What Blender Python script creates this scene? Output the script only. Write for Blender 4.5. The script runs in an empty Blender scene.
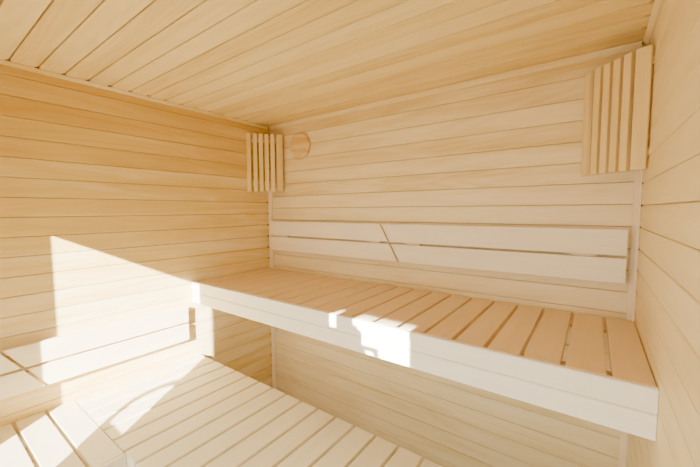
import bpy, bmesh, math, random
from mathutils import Vector, Matrix

random.seed(11)
SC = bpy.context.scene
COL = SC.collection
V = Vector

# ------------------------------------------------------------------ sizes (metres, z = 0 at eye height)
W = 2.0            # room width, left wall x = 0, right wall x = W, back wall y = 0
ZC = 0.583         # ceiling
ZF = -1.38         # floor
YF = -1.80         # front wall (behind the camera)
ZB = -0.408        # upper bench top
DB = 0.597         # upper bench depth
ZL = -0.850        # lower bench top
YL0, YL1 = -0.567, -1.161
XW = 0.577         # side bench width

# ------------------------------------------------------------------ materials
def wood(name, dark, mid, light, grain=1.0, rough=0.5, tint_amt=1.0, bump=0.04, spec=0.3):
    m = bpy.data.materials.new(name); m.use_nodes = True
    nt = m.node_tree; N = nt.nodes; L = nt.links
    bs = N['Principled BSDF']
    def nd(t, **k):
        n = N.new(t)
        for a, b in k.items(): setattr(n, a, b)
        return n
    uv = nd('ShaderNodeUVMap'); uv.uv_map = 'UVMap'
    def scaled(sx, sy):
        mp = nd('ShaderNodeMapping'); mp.inputs['Scale'].default_value = (sx, sy, 1)
        L.new(uv.outputs['UV'], mp.inputs['Vector']); return mp.outputs['Vector']
    # broad figure
    n1 = nd('ShaderNodeTexNoise'); n1.inputs['Scale'].default_value = 1.0; n1.inputs['Detail'].default_value = 3
    n1.inputs['Distortion'].default_value = 0.6
    L.new(scaled(1.6, 16), n1.inputs['Vector'])
    # cathedral rings: contour lines of a stretched noise
    n2 = nd('ShaderNodeTexNoise'); n2.inputs['Scale'].default_value = 1.0; n2.inputs['Detail'].default_value = 1.5
    L.new(scaled(0.9, 9), n2.inputs['Vector'])
    mu = nd('ShaderNodeMath', operation='MULTIPLY'); mu.inputs[1].default_value = 70
    L.new(n2.outputs['Fac'], mu.inputs[0])
    si = nd('ShaderNodeMath', operation='SINE'); L.new(mu.outputs[0], si.inputs[0])
    # fine pores
    n3 = nd('ShaderNodeTexNoise'); n3.inputs['Scale'].default_value = 1.0; n3.inputs['Detail'].default_value = 4
    L.new(scaled(14, 420), n3.inputs['Vector'])
    # combine
    a = nd('ShaderNodeMath', operation='MULTIPLY_ADD'); a.inputs[1].default_value = 0.07 * grain
    sf = nd('ShaderNodeMath', operation='MULTIPLY_ADD'); sf.inputs[1].default_value = 0.62; sf.inputs[2].default_value = 0.19
    L.new(n1.outputs['Fac'], sf.inputs[0])
    L.new(si.outputs[0], a.inputs[0]); L.new(sf.outputs[0], a.inputs[2])
    s3 = nd('ShaderNodeMath', operation='SUBTRACT'); s3.inputs[1].default_value = 0.5
    L.new(n3.outputs['Fac'], s3.inputs[0])
    b = nd('ShaderNodeMath', operation='MULTIPLY_ADD'); b.inputs[1].default_value = 0.35 * grain
    L.new(s3.outputs[0], b.inputs[0]); L.new(a.outputs[0], b.inputs[2])
    at = nd('ShaderNodeAttribute'); at.attribute_name = 'tint'
    c = nd('ShaderNodeMath', operation='MULTIPLY_ADD'); c.inputs[1].default_value = 0.34 * tint_amt
    L.new(at.outputs['Fac'], c.inputs[0]); L.new(b.outputs[0], c.inputs[2])
    rp = nd('ShaderNodeValToRGB')
    e = rp.color_ramp.elements
    e[0].position = 0.22; e[0].color = (*dark, 1)
    e[1].position = 0.86; e[1].color = (*light, 1)
    k = e.new(0.52); k.color = (*mid, 1)
    L.new(c.outputs[0], rp.inputs['Fac'])
    L.new(rp.outputs['Color'], bs.inputs['Base Color'])
    bs.inputs['Roughness'].default_value = rough
    bs.inputs['Specular IOR Level'].default_value = spec
    bp = nd('ShaderNodeBump'); bp.inputs['Strength'].default_value = bump; bp.inputs['Distance'].default_value = 0.002
    L.new(b.outputs[0], bp.inputs['Height']); L.new(bp.outputs['Normal'], bs.inputs['Normal'])
    return m

def lin(r, g, b):
    f = lambda c: (c/255/12.92) if c/255 <= .04045 else ((c/255+.055)/1.055)**2.4
    return (f(r), f(g), f(b))

M_WALL = wood('pale_cladding', lin(208,177,106), lin(230,210,158), lin(240,225,186), grain=0.55, tint_amt=0.9)
M_SIDE = wood('warm_lit_cladding', lin(206,168,86), lin(224,196,124), lin(241,229,194), grain=0.4, tint_amt=0.95)  # left wall boards, the warmer light there put into the colour
M_RIGHT = wood('right_cladding', lin(219,196,142), lin(230,211,160), lin(238,222,180), grain=0.5, tint_amt=0.75)
M_CEIL = wood('ceiling_cladding', lin(212,182,114), lin(232,211,150), lin(242,226,178), grain=0.6, tint_amt=1.1)
M_SEAT = wood('bench_wood', lin(220,193,150), lin(230,206,166), lin(236,215,182), grain=0.3, tint_amt=0.35)
M_LOW = wood('bounce_lit_bench_wood', lin(231,216,178), lin(239,229,196), lin(243,235,208), grain=0.3, tint_amt=0.35)  # paler copy of the bench wood, sun bounce put into its colour
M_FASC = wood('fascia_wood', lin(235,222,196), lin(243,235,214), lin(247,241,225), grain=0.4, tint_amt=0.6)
M_TRIM = wood('trim_wood', lin(227,202,160), lin(236,215,176), lin(240,223,190), grain=0.4, tint_amt=0.6)
M_LAMP = wood('lamp_slat_wood', lin(216,184,118), lin(228,202,138), lin(236,214,160), grain=0.4, tint_amt=0.6)
M_VENT = wood('vent_wood', lin(190,138,68), lin(224,192,126), lin(240,220,170), grain=1.1)
M_REST = wood('backrest_wood', lin(227,208,170), lin(236,221,189), lin(242,231,206), grain=0.4, tint_amt=0.5)
M_DARK = wood('groove_backing', lin(112,66,28), lin(122,74,32), lin(132,82,38))

def plain(name, col, rough):
    m = bpy.data.materials.new(name); m.use_nodes = True
    nt = m.node_tree; bs = nt.nodes['Principled BSDF']
    nz = nt.nodes.new('ShaderNodeTexNoise'); nz.inputs['Scale'].default_value = 30
    mx = nt.nodes.new('ShaderNodeMixRGB'); mx.inputs['Color1'].default_value = (*[c*.85 for c in col],1); mx.inputs['Color2'].default_value = (*col,1)
    nt.links.new(nz.outputs['Fac'], mx.inputs['Fac']); nt.links.new(mx.outputs['Color'], bs.inputs['Base Color'])
    bs.inputs['Roughness'].default_value = rough
    return m
M_TILE = plain('floor_tile', lin(150,130,100), 0.5)
M_DECK = plain('outside_paving', lin(118,112,102), 0.9)
M_RENDER = plain('outside_plaster', lin(225,222,214), 0.9)

# ------------------------------------------------------------------ mesh builder
class MB:
    """collects boards and other solids, builds ONE mesh with a UV map (metres along / across the grain) and a per-board tint"""
    def __init__(s): s.v=[]; s.f=[]; s.uv=[]; s.t=[]; s.m=[]
    def quad(s, idx, uvs, t, mi): s.f.append(idx); s.uv.append(uvs); s.t.append(t); s.m.append(mi)
    def board(s, o, U, Vv, Nn, length, width, thick, bev=0.003, tint=None, mi=0, cut0=0.0, cut1=0.0, notch=None, back_bev=True):
        """o = corner; the board runs along U, is `width` wide along Vv, its face looks along Nn (o lies on the BACK plane).
        cut0 / cut1 = extra start / end offset across the width (skew-cut ends). notch = (depth, inset) narrows both ends."""
        o=V(o); U=V(U).normalized(); Vv=V(Vv).normalized(); Nn=V(Nn).normalized()
        tint = random.uniform(-.5,.5) if tint is None else tint
        uo, vo = random.uniform(0,40), random.uniform(0,40)
        def ring(ins):
            b=bev; w=width; a=ins
            bb = b if back_bev else 0
            p=[(a+b,thick),(w-a-b,thick),(w-a,thick-b)]
            p+= [(w-a,bb),(w-a-bb,0),(a+bb,0),(a,bb)] if bb else [(w-a,0),(a,0)]
            p+=[(a,thick-b)]
            return p
        stations=[(0,0),(length,0)]
        if notch:
            d,i=notch; stations=[(0,i),(d,i),(d+.004,0),(length-d-.004,0),(length-d,i),(length,i)]
        eb = min(bev, .002)
        rings=[]
        for k,(u,ins) in enumerate(stations):
            pts=ring(ins); base=len(s.v); r=[]
            for (v,n) in pts:
                fr=v/width
                uu=u + (cut0*fr if k<len(stations)/2 else cut1*fr)
                s.v.append(o+U*uu+Vv*v+Nn*n); r.append((base+len(r),uu,v,n))
            rings.append(r)
        n=len(rings[0])
        for A,B in zip(rings,rings[1:]):
            for i in range(n):
                j=(i+1)%n
                q=(A[i],A[j],B[j],B[i])
                s.quad([x[0] for x in q],[(uo+x[1],vo+x[2]+x[3]*.9) for x in q],tint,mi)
        for r in (rings[0][::-1],rings[-1]):
            s.quad([x[0] for x in r],[(uo+x[3],vo+x[2]) for x in r],tint,mi)
    def box(s, a, b, mi=0, tint=0.0, bev=0.0015, along=None):
        a=V(a); b=V(b); d=b-a
        ax = along if along is not None else max(range(3), key=lambda i:d[i])
        oth=[i for i in range(3) if i!=ax]
        if d[oth[0]]<d[oth[1]]: oth=oth[::-1]
        e=[V((1,0,0)),V((0,1,0)),V((0,0,1))]
        bev=min(bev, d[oth[1]]*.3)
        s.board(a,e[ax],e[oth[0]],e[oth[1]],d[ax],d[oth[0]],d[oth[1]],bev,tint,mi)
    def prism(s, pts, axis_o, A, B, U, length, tint=0.0, mi=0):
        """2-D outline pts in (A,B) pushed along U"""
        axis_o=V(axis_o); A=V(A); B=V(B); U=V(U); base=len(s.v); n=len(pts); uo=random.uniform(0,40)
        for u in (0,length):
            for (a,b) in pts: s.v.append(axis_o+A*a+B*b+U*u)
        per=0
        for i in range(n):
            j=(i+1)%n; dl=math.dist(pts[i],pts[j])
            s.quad([base+i,base+j,base+n+j,base+n+i],[(uo,per),(uo,per+dl),(uo+length,per+dl),(uo+length,per)],tint,mi); per+=dl
        s.quad([base+i for i in range(n)][::-1],[(uo+p[0],p[1]) for p in pts][::-1],tint,mi)
        s.quad([base+n+i for i in range(n)],[(uo+p[0],p[1]) for p in pts],tint,mi)
    def build(s, name, mats, parent=None, smooth=False):
        me=bpy.data.meshes.new(name); me.from_pydata([tuple(x) for x in s.v],[],s.f)
        for m in (mats if isinstance(mats,(list,tuple)) else [mats]): me.materials.append(m)
        ul=me.uv_layers.new(name='UVMap'); k=0
        for p,u in zip(me.polygons,s.uv):
            for li,c in zip(p.loop_indices,u): ul.data[li].uv=c
        at=me.attributes.new('tint','FLOAT','FACE')
        for i,t in enumerate(s.t): at.data[i].value=t; me.polygons[i].material_index=s.m[i]
        bm=bmesh.new(); bm.from_mesh(me); bmesh.ops.recalc_face_normals(bm,faces=bm.faces); bm.to_mesh(me); bm.free()
        if smooth:
            for p in me.polygons: p.use_smooth=True
        o=bpy.data.objects.new(name,me); COL.objects.link(o)
        if parent is not None: o.parent=parent; o.matrix_parent_inverse=parent_inv(parent)
        return o

def parent_inv(p):
    bpy.context.view_layer.update()
    return p.matrix_world.inverted()

def thing(name, label, cat, loc, group=None):
    o=bpy.data.objects.new(name,None); COL.objects.link(o); o.location=loc; o.empty_display_size=.05
    o['label']=label; o['category']=cat
    if group: o['group']=group
    return o
def struct(o): o['kind']='structure'; return o

# ------------------------------------------------------------------ cladding
GAP=0.0016; TH=0.012
def cladding(mb, o, U, Vv, Nn, length, lines, tints=None, notch=(0.031,0.0042), sd=.45, gp=GAP, bv=.0022):
    """boards between consecutive joint positions `lines` (measured along Vv from o); faces end on the plane through o"""
    o=V(o); Vv=V(Vv); Nn=V(Nn)
    for i,(a,b) in enumerate(zip(lines,lines[1:])):
        t = tints[i] if tints and i<len(tints) and tints[i] is not None else random.uniform(-sd,sd)
        mb.board(o+Vv*(a+gp/2)-Nn*TH,U,Vv,Nn,length,b-a-gp,TH,bv,t,0,notch=notch,back_bev=False)

def series(z0,p,lo,hi):
    k0=math.ceil((lo-z0)/p+1e-6); out=[lo]; k=k0
    while z0+k*p<hi-0.012:
        if z0+k*p>lo+0.012: out.append(z0+k*p)
        k+=1
    return out+[hi]

BK=0.05
# back wall
mb=MB(); ls=[z-ZF for z in series(.506,-.0815,0,0)] if False else None
lines=[z-ZF for z in series(.5060-.0815*40,.0815,ZF,ZC)]
nb=len(lines)-1
bt=[None]*nb
for i,t in enumerate([-.45,-.15,.05,-.25,.0,-.3,.25,.15,.3,.1,-.1,.2,.0,-.05,-.1,.1,.15,.05,.2,.1,.0,.15,.05]): bt[nb-1-i]=t  # board tones; warm bounce light high up is put into the top ones
cladding(mb,(0,0,ZF),(1,0,0),(0,0,1),(0,-1,0),W,lines,bt,notch=None)
mb.box((-BK-TH,TH,ZF-.05),(W+BK+TH,TH+BK,ZC+.06),1)
struct(mb.build('wall_back',[M_WALL,M_DARK]))
# left wall
mb=MB(); lines=[z-ZF for z in series(.534-.0794*40,.0794,ZF,ZC)]
nb=len(lines)-1; bt=[None]*nb
for i,t in enumerate([-.5,-.35,-.5,-.2,-.4,.0,.05,.0,.15,.1,.25,.2,.4,.5,.6,.65,.6,.35,.3,.35,.25,.3,.2,.3,.2]): bt[nb-1-i]=t  # paler downward: bounce from the sunlit side bench put into the tints
cladding(mb,(0,YF,ZF),(0,1,0),(0,0,1),(1,0,0),-YF,lines,bt)
mb.box((-TH-BK,YF-.05,ZF-.05),(-TH,TH,ZC+.06),1)
struct(mb.build('wall_left',[M_SIDE,M_DARK]))
# right wall
mb=MB(); lines=[z-ZF for z in series(.012-.078*40,.078,ZF,ZC)]
cladding(mb,(W,YF,ZF),(0,1,0),(0,0,1),(-1,0,0),-YF,lines,sd=.25)
mb.box((W+TH,YF-.05,ZF-.05),(W+TH+BK,TH,ZC+.06),1)
struct(mb.build('wall_right',[M_RIGHT,M_DARK]))
# ceiling: boards run along x
mb=MB(); lines=series(-.04-.0838*40,.0838,YF,0)
lines=[y-YF for y in lines]
nb=len(lines)-1; bt=[None]*nb
for i,t in enumerate([-.6,-.45,-.1,-.3,.15,-.35,.35,-.05,.4,-.1,-.25,.2,.0,-.2,.1,-.1,.15,-.2,.1,0,.1,-.1]): bt[nb-1-i]=t
cladding(mb,(0,YF,ZC),(1,0,0),(0,1,0),(0,0,-1),W,lines,bt,notch=(.028,.006),gp=.0045,bv=.0008)
mb.box((-BK,YF-.05,ZC+TH),(W+BK,BK,ZC+TH+.05),1)
struct(mb.build('ceiling',[M_CEIL,M_DARK]))
# floor
mb=MB(); mb.box((-.06,YF-.4,ZF-.06),(W+.06,.06,ZF),0)
struct(mb.build('floor',M_TILE))

# front wall with the glass-door opening (behind the camera); sun and daylight come in through it
XA,XB,XP,ZH=.414,.941,.985,.232
mb=MB()
mb.box((-.06,YF-.05,ZF),(XA,YF,ZC+.05),0)
mb.box((XA,YF-.05,ZH),(W+.06,YF,ZC+.05),0)
struct(mb.build('wall_front',M_WALL))
mb=MB(); mb.box((XB,YF-.05,ZF),(XP,YF,ZH),0)
door=struct(mb.build('door_1',M_TRIM))
# unseen bow shape added on the jamb to cast the curved shadow edge
pts=[(.955,-.322),(.875,-.352),(.835,-.375),(.79,-.412),(.762,-.447),(.755,-.48),(.762,-.52),(.775,-.57),(.79,-.62),(.83,-.66),(.955,-.70)]
mb=MB()
prev=None
wdt=.010
for i in range(len(pts)-1):
    a=V((pts[i][0],0,pts[i][1])); b=V((pts[i+1][0],0,pts[i+1][1])); d=(b-a).normalized(); nrm=V((-d.z,0,d.x))
    mb.board(a+V((0,YF+.0,0))-nrm*wdt-d*.004,d,nrm,(0,1,0),(b-a).length+.008,2*wdt,.02,.003,0)
mb.build('shadow_bow',M_TRIM,door)
mb=MB(); mb.board((.775,YF-.004,-.68),(0,0,1),(1,0,0),(0,1,0),.175,.14,.012,.002,0)  # added plate, shades the lower half inside the bow
mb.build('shadow_plate',M_TRIM,door)
# unseen wall added outside to keep the sun off the rest of the door
mb=MB(); mb.box((2.2,-3.62,ZF-.06),(2.3,YF-.05,1.35),0)
struct(mb.build('sun_blocker',M_RENDER))
mb=MB(); mb.box((-3,-7,ZF-.1),(4,YF-.4,ZF-.04),0)
struct(mb.build('ground',M_DECK))

# ------------------------------------------------------------------ trims
def lath(name,o,A,B,U,length,w,mat,tint=.0):
    mb=MB(); c=w*.35
    mb.prism([(0,0),(w,0),(w,c),(c,w),(0,w)],o,A,B,U,length,tint)
    return struct(mb.build(name,mat))
e=.0002
lath('trim_1',(e,-e,ZF),(1,0,0),(0,-1,0),(0,0,1),.15-ZF,.021,M_TRIM)
lath('trim_2',(W-e,-e,ZF),(-1,0,0),(0,-1,0),(0,0,1),.15-ZF,.021,M_TRIM)
lath('trim_3',(.021,-e,ZC-e),(0,-1,0),(0,0,-1),(1,0,0),W-.042,.020,M_WALL)
lath('trim_4',(e,YF,ZC-e),(1,0,0),(0,0,-1),(0,1,0),-YF-.021,.015,M_SIDE,.2)
lath('trim_5',(W-e,YF,ZC-e),(-1,0,0),(0,0,-1),(0,1,0),-YF-.021,.018,M_RIGHT)

# ------------------------------------------------------------------ benches
G=.0118
def slats_x(mb,x0,x1,y0,y1,ztop,gaps,th=.026,bev=.0022):
    """slats running along y (between y0 < y1), separated at the x positions `gaps`"""
    ed=[x0]+gaps+[x1]
    for i,(a,b) in enumerate(zip(ed,ed[1:])):
        a2=a+(G/2 if i else .001); b2=b-(G/2 if i<len(ed)-2 else .001)
        mb.board((a2,y0,ztop-th),(0,1,0),(1,0,0),(0,0,1),y1-y0,b2-a2,th,bev)
# upper bench
ub=thing('sauna_bench','long upper sauna bench of pale slats with a two-board front, along the back wall','bench',(W/2,-.3,ZB-.12))
mb=MB(); gaps=sorted(1.912-.0978*k for k in range(19)); gaps=[g for g in gaps if g>.05]
slats_x(mb,0.001,W-.001,-DB+.021,-.024,ZB,gaps); mb.build('seat',M_SEAT,ub)
mb=MB()
mb.board((.001,-DB+.0195,ZB-.0605),(1,0,0),(0,0,1),(0,-1,0),W-.002,.0605,.0195,.0025,.1)
mb.board((.001,-DB+.0195,ZB-.123),(1,0,0),(0,0,1),(0,-1,0),W-.002,.061,.0195,.003,.35)
mb.build('front_board',M_FASC,ub)
for y in (-.12,-.50):
    mb=MB(); mb.box((.002,y-.02,ZB-.072),(W-.002,y+.02,ZB-.0265),0); mb.build('bearer',M_SEAT,ub)

# lower bench in front of it
lb=thing('sauna_bench','lower sauna bench with crosswise slats in front of and below the upper bench','bench',(W/2,-.86,ZF))
mb=MB(); gaps=[.161+.0972*k for k in range(-1,19)]; gaps=[g for g in gaps if g<W-.05]
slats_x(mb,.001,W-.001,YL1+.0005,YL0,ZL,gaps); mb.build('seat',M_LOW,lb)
mb=MB()
mb.board((.001,YL1+.018,ZL-.09),(1,0,0),(0,0,1),(0,-1,0),W-.002,.0635,.0175,.0025,.1)
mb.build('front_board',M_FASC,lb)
for y in (-.62,-1.08):
    mb=MB(); mb.box((.002,y-.02,ZL-.072),(W-.002,y+.02,ZL-.0265),0); mb.build('bearer',M_LOW,lb)
for x in (.65,1.9):
    for y in (-.62,-1.08):
        mb=MB(); mb.box((x-.02,y-.02,ZF),(x+.02,y+.02,ZL-.0725),0); mb.build('leg',M_LOW,lb)
# side bench along the left wall
sb=thing('sauna_bench','short low side bench against the left wall, slats butting the lower bench front','bench',(XW/2,-1.45,ZF))
mb=MB(); ys=[YL1-.0015,-1.258,-1.358,-1.458,-1.558,-1.658,YF+.004]
for i,(a,b) in enumerate(zip(ys,ys[1:])):
    hi=a-(G/2 if i else .0); lo=b+(G/2 if i<len(ys)-2 else 0)
    mb.board((.001,lo,ZL-.026),(1,0,0),(0,1,0),(0,0,1),XW-.02,hi-lo,.026,.0022)
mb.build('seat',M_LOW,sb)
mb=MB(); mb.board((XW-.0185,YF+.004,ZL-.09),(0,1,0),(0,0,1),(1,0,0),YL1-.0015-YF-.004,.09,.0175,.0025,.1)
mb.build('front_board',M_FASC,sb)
for x in (.08,.50):
    mb=MB(); mb.box((x-.02,YF+.004,ZL-.072),(x+.02,YL1-.02,ZL-.0265),0); mb.build('bearer',M_LOW,sb)
    for y in (-1.74,-1.22):
        mb=MB(); mb.box((x-.02,y-.02,ZF),(x+.02,y+.02,ZL-.0725),0); mb.build('leg',M_LOW,sb)

# ------------------------------------------------------------------ backrests (two boards on battens, meeting in a skew cut)
def backrest(label, o, U, Nn, a0, a1, zt, skew0, skew1, battens, group, mat=M_REST, zu=(-.073,-.1695), zl=(-.1795,-.272), stand=.026, th=.019):
    """a0/a1 = start and end along U at the top edge; skew0/1 = slope (du per metre of drop) of each end"""
    U=V(U); Nn=V(Nn); o=V(o)
    mid=(a0+a1)/2
    t=thing('backrest',label,'backrest',o+U*mid+V((0,0,zl[1])),group)
    ztop=zu[0]
    for nm,(z1,z0),tt in (('upper_board',zu,.25),('lower_board',zl,.3)):
        mb=MB()
        s0=a0+skew0*(ztop-z0); e0=a1+skew1*(ztop-z0)      # at the bottom edge of this board
        s1=a0+skew0*(ztop-z1); e1=a1+skew1*(ztop-z1)
        mb.board(o+U*s0+Nn*stand+V((0,0,z0)),U,(0,0,1),Nn,e0-s0,z1-z0,th,.0022,tt,cut0=s1-s0,cut1=e1-e0)
        mb.build(nm,mat,t)
    for (b0,b1) in battens:
        mb=MB(); c=o+U*b0+V((0,0,zl[1]+.012))+Nn*.0008
        mb.board(c,U,(0,0,1),Nn,b1-b0,zu[0]-zl[1]-.024,stand-.001,.0015,.2); mb.build('batten',mat,t)
    return t
SK=.110/.197
gu='two-board backrests of the upper bench'; gl='two-board backrests of the side bench'
backrest('two-board backrest on the back wall, the half ending at the left lamp side corner',(0,0,0),(1,0,0),(0,-1,0),.044,.930,0,0,SK,[(.115,.192),(.851,.922)],gu)
backrest('two-board backrest on the back wall, the half ending near the right wall',(0,0,0),(1,0,0),(0,-1,0),.941,1.967,0,SK,0,[(1.08,1.158),(1.795,1.880)],gu)
dz=-.4615
lz=dict(zu=(-.535,-.6245),zl=(-.6345,-.726))
SK2=.128/.19
backrest('sunlit two-board backrest low on the left wall, right of the slanted joint',(0,0,0),(0,1,0),(1,0,0),-1.378,-.648,0,SK2,0,[(-1.245,-1.163),(-.745,-.690)],gl,**lz)
backrest('shaded two-board backrest low on the left wall, cut off by the picture edge',(0,0,0),(0,1,0),(1,0,0),-1.76,-1.390,0,0,SK2,[(-1.72,-1.65),(-1.45,-1.375)],gl,**lz)

# ------------------------------------------------------------------ corner lamp shades
def lamp(label, corner, sx):
    """slatted shade across a back corner; sx = +1 left corner (opens to +x), -1 right corner"""
    t=thing('lamp_shade',label,'lamp shade',(corner[0]+sx*.1,-.1,.127),'slatted corner lamp shades')
    S=V((sx*.70711,.70711,0)); Nn=V((sx*.70711,-.70711,0))
    if sx<0: S=V((.70711,-.70711,0)); Nn=V((-.70711,-.70711,0))
    c=V((corner[0]+sx*.1,-.1,0))-S*.026*(1 if sx>0 else 0)
    z0,z1=.127,.506
    mb=MB()
    for k in (-1.5,-.5,.5,1.5):
        s=k*.0372
        mb.board(c+S*(s-.0129)-Nn*.011+V((0,0,z0)),(0,0,1),S,Nn,z1-z0,.0258,.017,.0015,random.uniform(-.3,.4))
    for sg in (-1,1):
        ang=math.radians(24)*sg
        S2=(S*math.cos(ang)-Nn*math.sin(ang)); N2=(Nn*math.cos(ang)+S*math.sin(ang))
        cc=c+S*(sg*.1005)-Nn*.0085
        mb.board(cc-S2*.0205-N2*.006+V((0,0,z0)),(0,0,1),S2,N2,z1-z0,.040,.015,.0015,random.uniform(-.2,.3))
    mb.build('slat_panel',M_LAMP,t)
    for z in (.170,.452):
        mb=MB()
        mb.board(c-S*.119-Nn*.0265+V((0,0,z)),S,(0,0,1),Nn,.238,.02,.012,.001,.3)
        for sg in (-1,1):
            # short ends of the batten running on to the wall
            mb.board(c+S*(sg*.119)-S*.010-Nn*.034+V((0,0,z-.001)),S,(0,0,1),Nn,.020,.022,.014,.001,.5)
        mb.build('batten',M_LAMP,t)
    return t
lamp('slatted wooden lamp shade in the left back corner beside the round vent plug',(0,0),1)
lamp('slatted wooden lamp shade in the right back corner, high on the right wall',(W,0),-1)

# ------------------------------------------------------------------ round vent plug
mb=MB(); R=.086; n=64; prof=[(R-.004,0),(R,.004),(R,.013),(R-.003,.018),(R-.008,.020),(R-.020,.0195),(.05,.017),(.02,.016)]
base=0; cx,cz=.309,.418
for (r,h) in prof:
    for i in range(n):
        a=2*math.pi*i/n; mb.v.append(V((cx+r*math.cos(a),-h,cz+r*math.sin(a))))
for k in range(len(prof)-1):
    for i in range(n):
        j=(i+1)%n; q=[k*n+i,k*n+j,(k+1)*n+j,(k+1)*n+i]
        mb.quad(q,[(mb.v[x].x+3.2,mb.v[x].z+7.1) for x in q],-.1,0)
q=[(len(prof)-1)*n+i for i in range(n)]; mb.quad(q,[(mb.v[x].x+3.2,mb.v[x].z+7.1) for x in q],-.1,0)
q=[i for i in range(n)][::-1]; mb.quad(q,[(mb.v[x].x,mb.v[x].z) for x in q],-.1,0)
vt=mb.build('vent_plug',M_VENT)
vt['label']='round wooden vent plug on the back wall beside the left lamp shade'; vt['category']='vent'

# ------------------------------------------------------------------ light
sun=bpy.data.lights.new('sun','SUN'); sun.energy=82.0; sun.angle=math.radians(.6); sun.color=(1,.975,.94)
so=bpy.data.objects.new('sun',sun); COL.objects.link(so)
so.rotation_euler=V((-1,1.45,-.75)).to_track_quat('-Z','Y').to_euler(); so.location=(3,-5,2)
# daylight portal at the door opening
pl=bpy.data.lights.new('door_portal','AREA'); pl.shape='RECTANGLE'; pl.size=W-XA; pl.size_y=ZH-ZF
pl.cycles.is_portal=True
po=bpy.data.objects.new('door_portal',pl); COL.objects.link(po); po.location=((W+XA)/2,YF-.06,(ZH+ZF)/2); po.rotation_euler=(math.radians(90),0,0)
# added narrow parallel beam lamps imitating sunlight thrown back off door glass
D=V((.015,1,-.30)).normalized()
rot=D.to_track_quat('-Z','Y')
def glint(x0,x1,z0,z1,E):
    c=V(((x0+x1)/2,-DB,(z0+z1)/2)); back=1.75
    l=bpy.data.lights.new('glint_stand_in','AREA'); l.shape='RECTANGLE'; l.size=(x1-x0); l.size_y=(z1-z0)*.957
    l.spread=math.radians(.6); l.energy=E*(x1-x0)*(z1-z0); l.color=(1,.98,.95)
    o=bpy.data.objects.new('glint_stand_in',l); COL.objects.link(o); o.location=c-D*back; o.rotation_euler=rot.to_euler()
GE=110
glint(1.150,1.378,-.430,-.390,GE)
glint(1.170,1.381,-.444,-.430,GE)
glint(1.190,1.381,-.496,-.444,GE)
glint(1.262,1.381,-.531,-.496,GE)
glint(1.205,1.240,-.531,-.516,GE)
glint(1.036,1.066,-.457,-.390,GE)

w=bpy.data.worlds.new('sky'); SC.world=w; w.use_nodes=True
bg=w.node_tree.nodes['Background']; bg.inputs['Color'].default_value=(.86,.95,.97,1); bg.inputs['Strength'].default_value=8.0

# ------------------------------------------------------------------ camera
f,yaw,pitch,roll=332.8,-.6321,-.0697,-.0047
fw=V((math.sin(yaw)*math.cos(pitch),math.cos(yaw)*math.cos(pitch),math.sin(pitch)))
r0=V((math.cos(yaw),-math.sin(yaw),0)); u0=r0.cross(fw)
r=r0*math.cos(roll)+u0*math.sin(roll); u=r.cross(fw)
cd=bpy.data.cameras.new('camera'); cd.sensor_width=36; cd.lens=36*f/700; cd.clip_start=.02
co=bpy.data.objects.new('camera',cd); COL.objects.link(co)
co.matrix_world=Matrix(((r.x,u.x,-fw.x,1.8661),(r.y,u.y,-fw.y,-1.5916),(r.z,u.z,-fw.z,0),(0,0,0,1)))
SC.camera=co

SC.view_settings.view_transform='AgX'
SC.view_settings.look='AgX - Punchy'
SC.view_settings.exposure=0.13
SC.cycles.diffuse_bounces=8; SC.cycles.max_bounces=12
SC.cycles.use_denoising=True
SC.cycles.sample_clamp_indirect=10
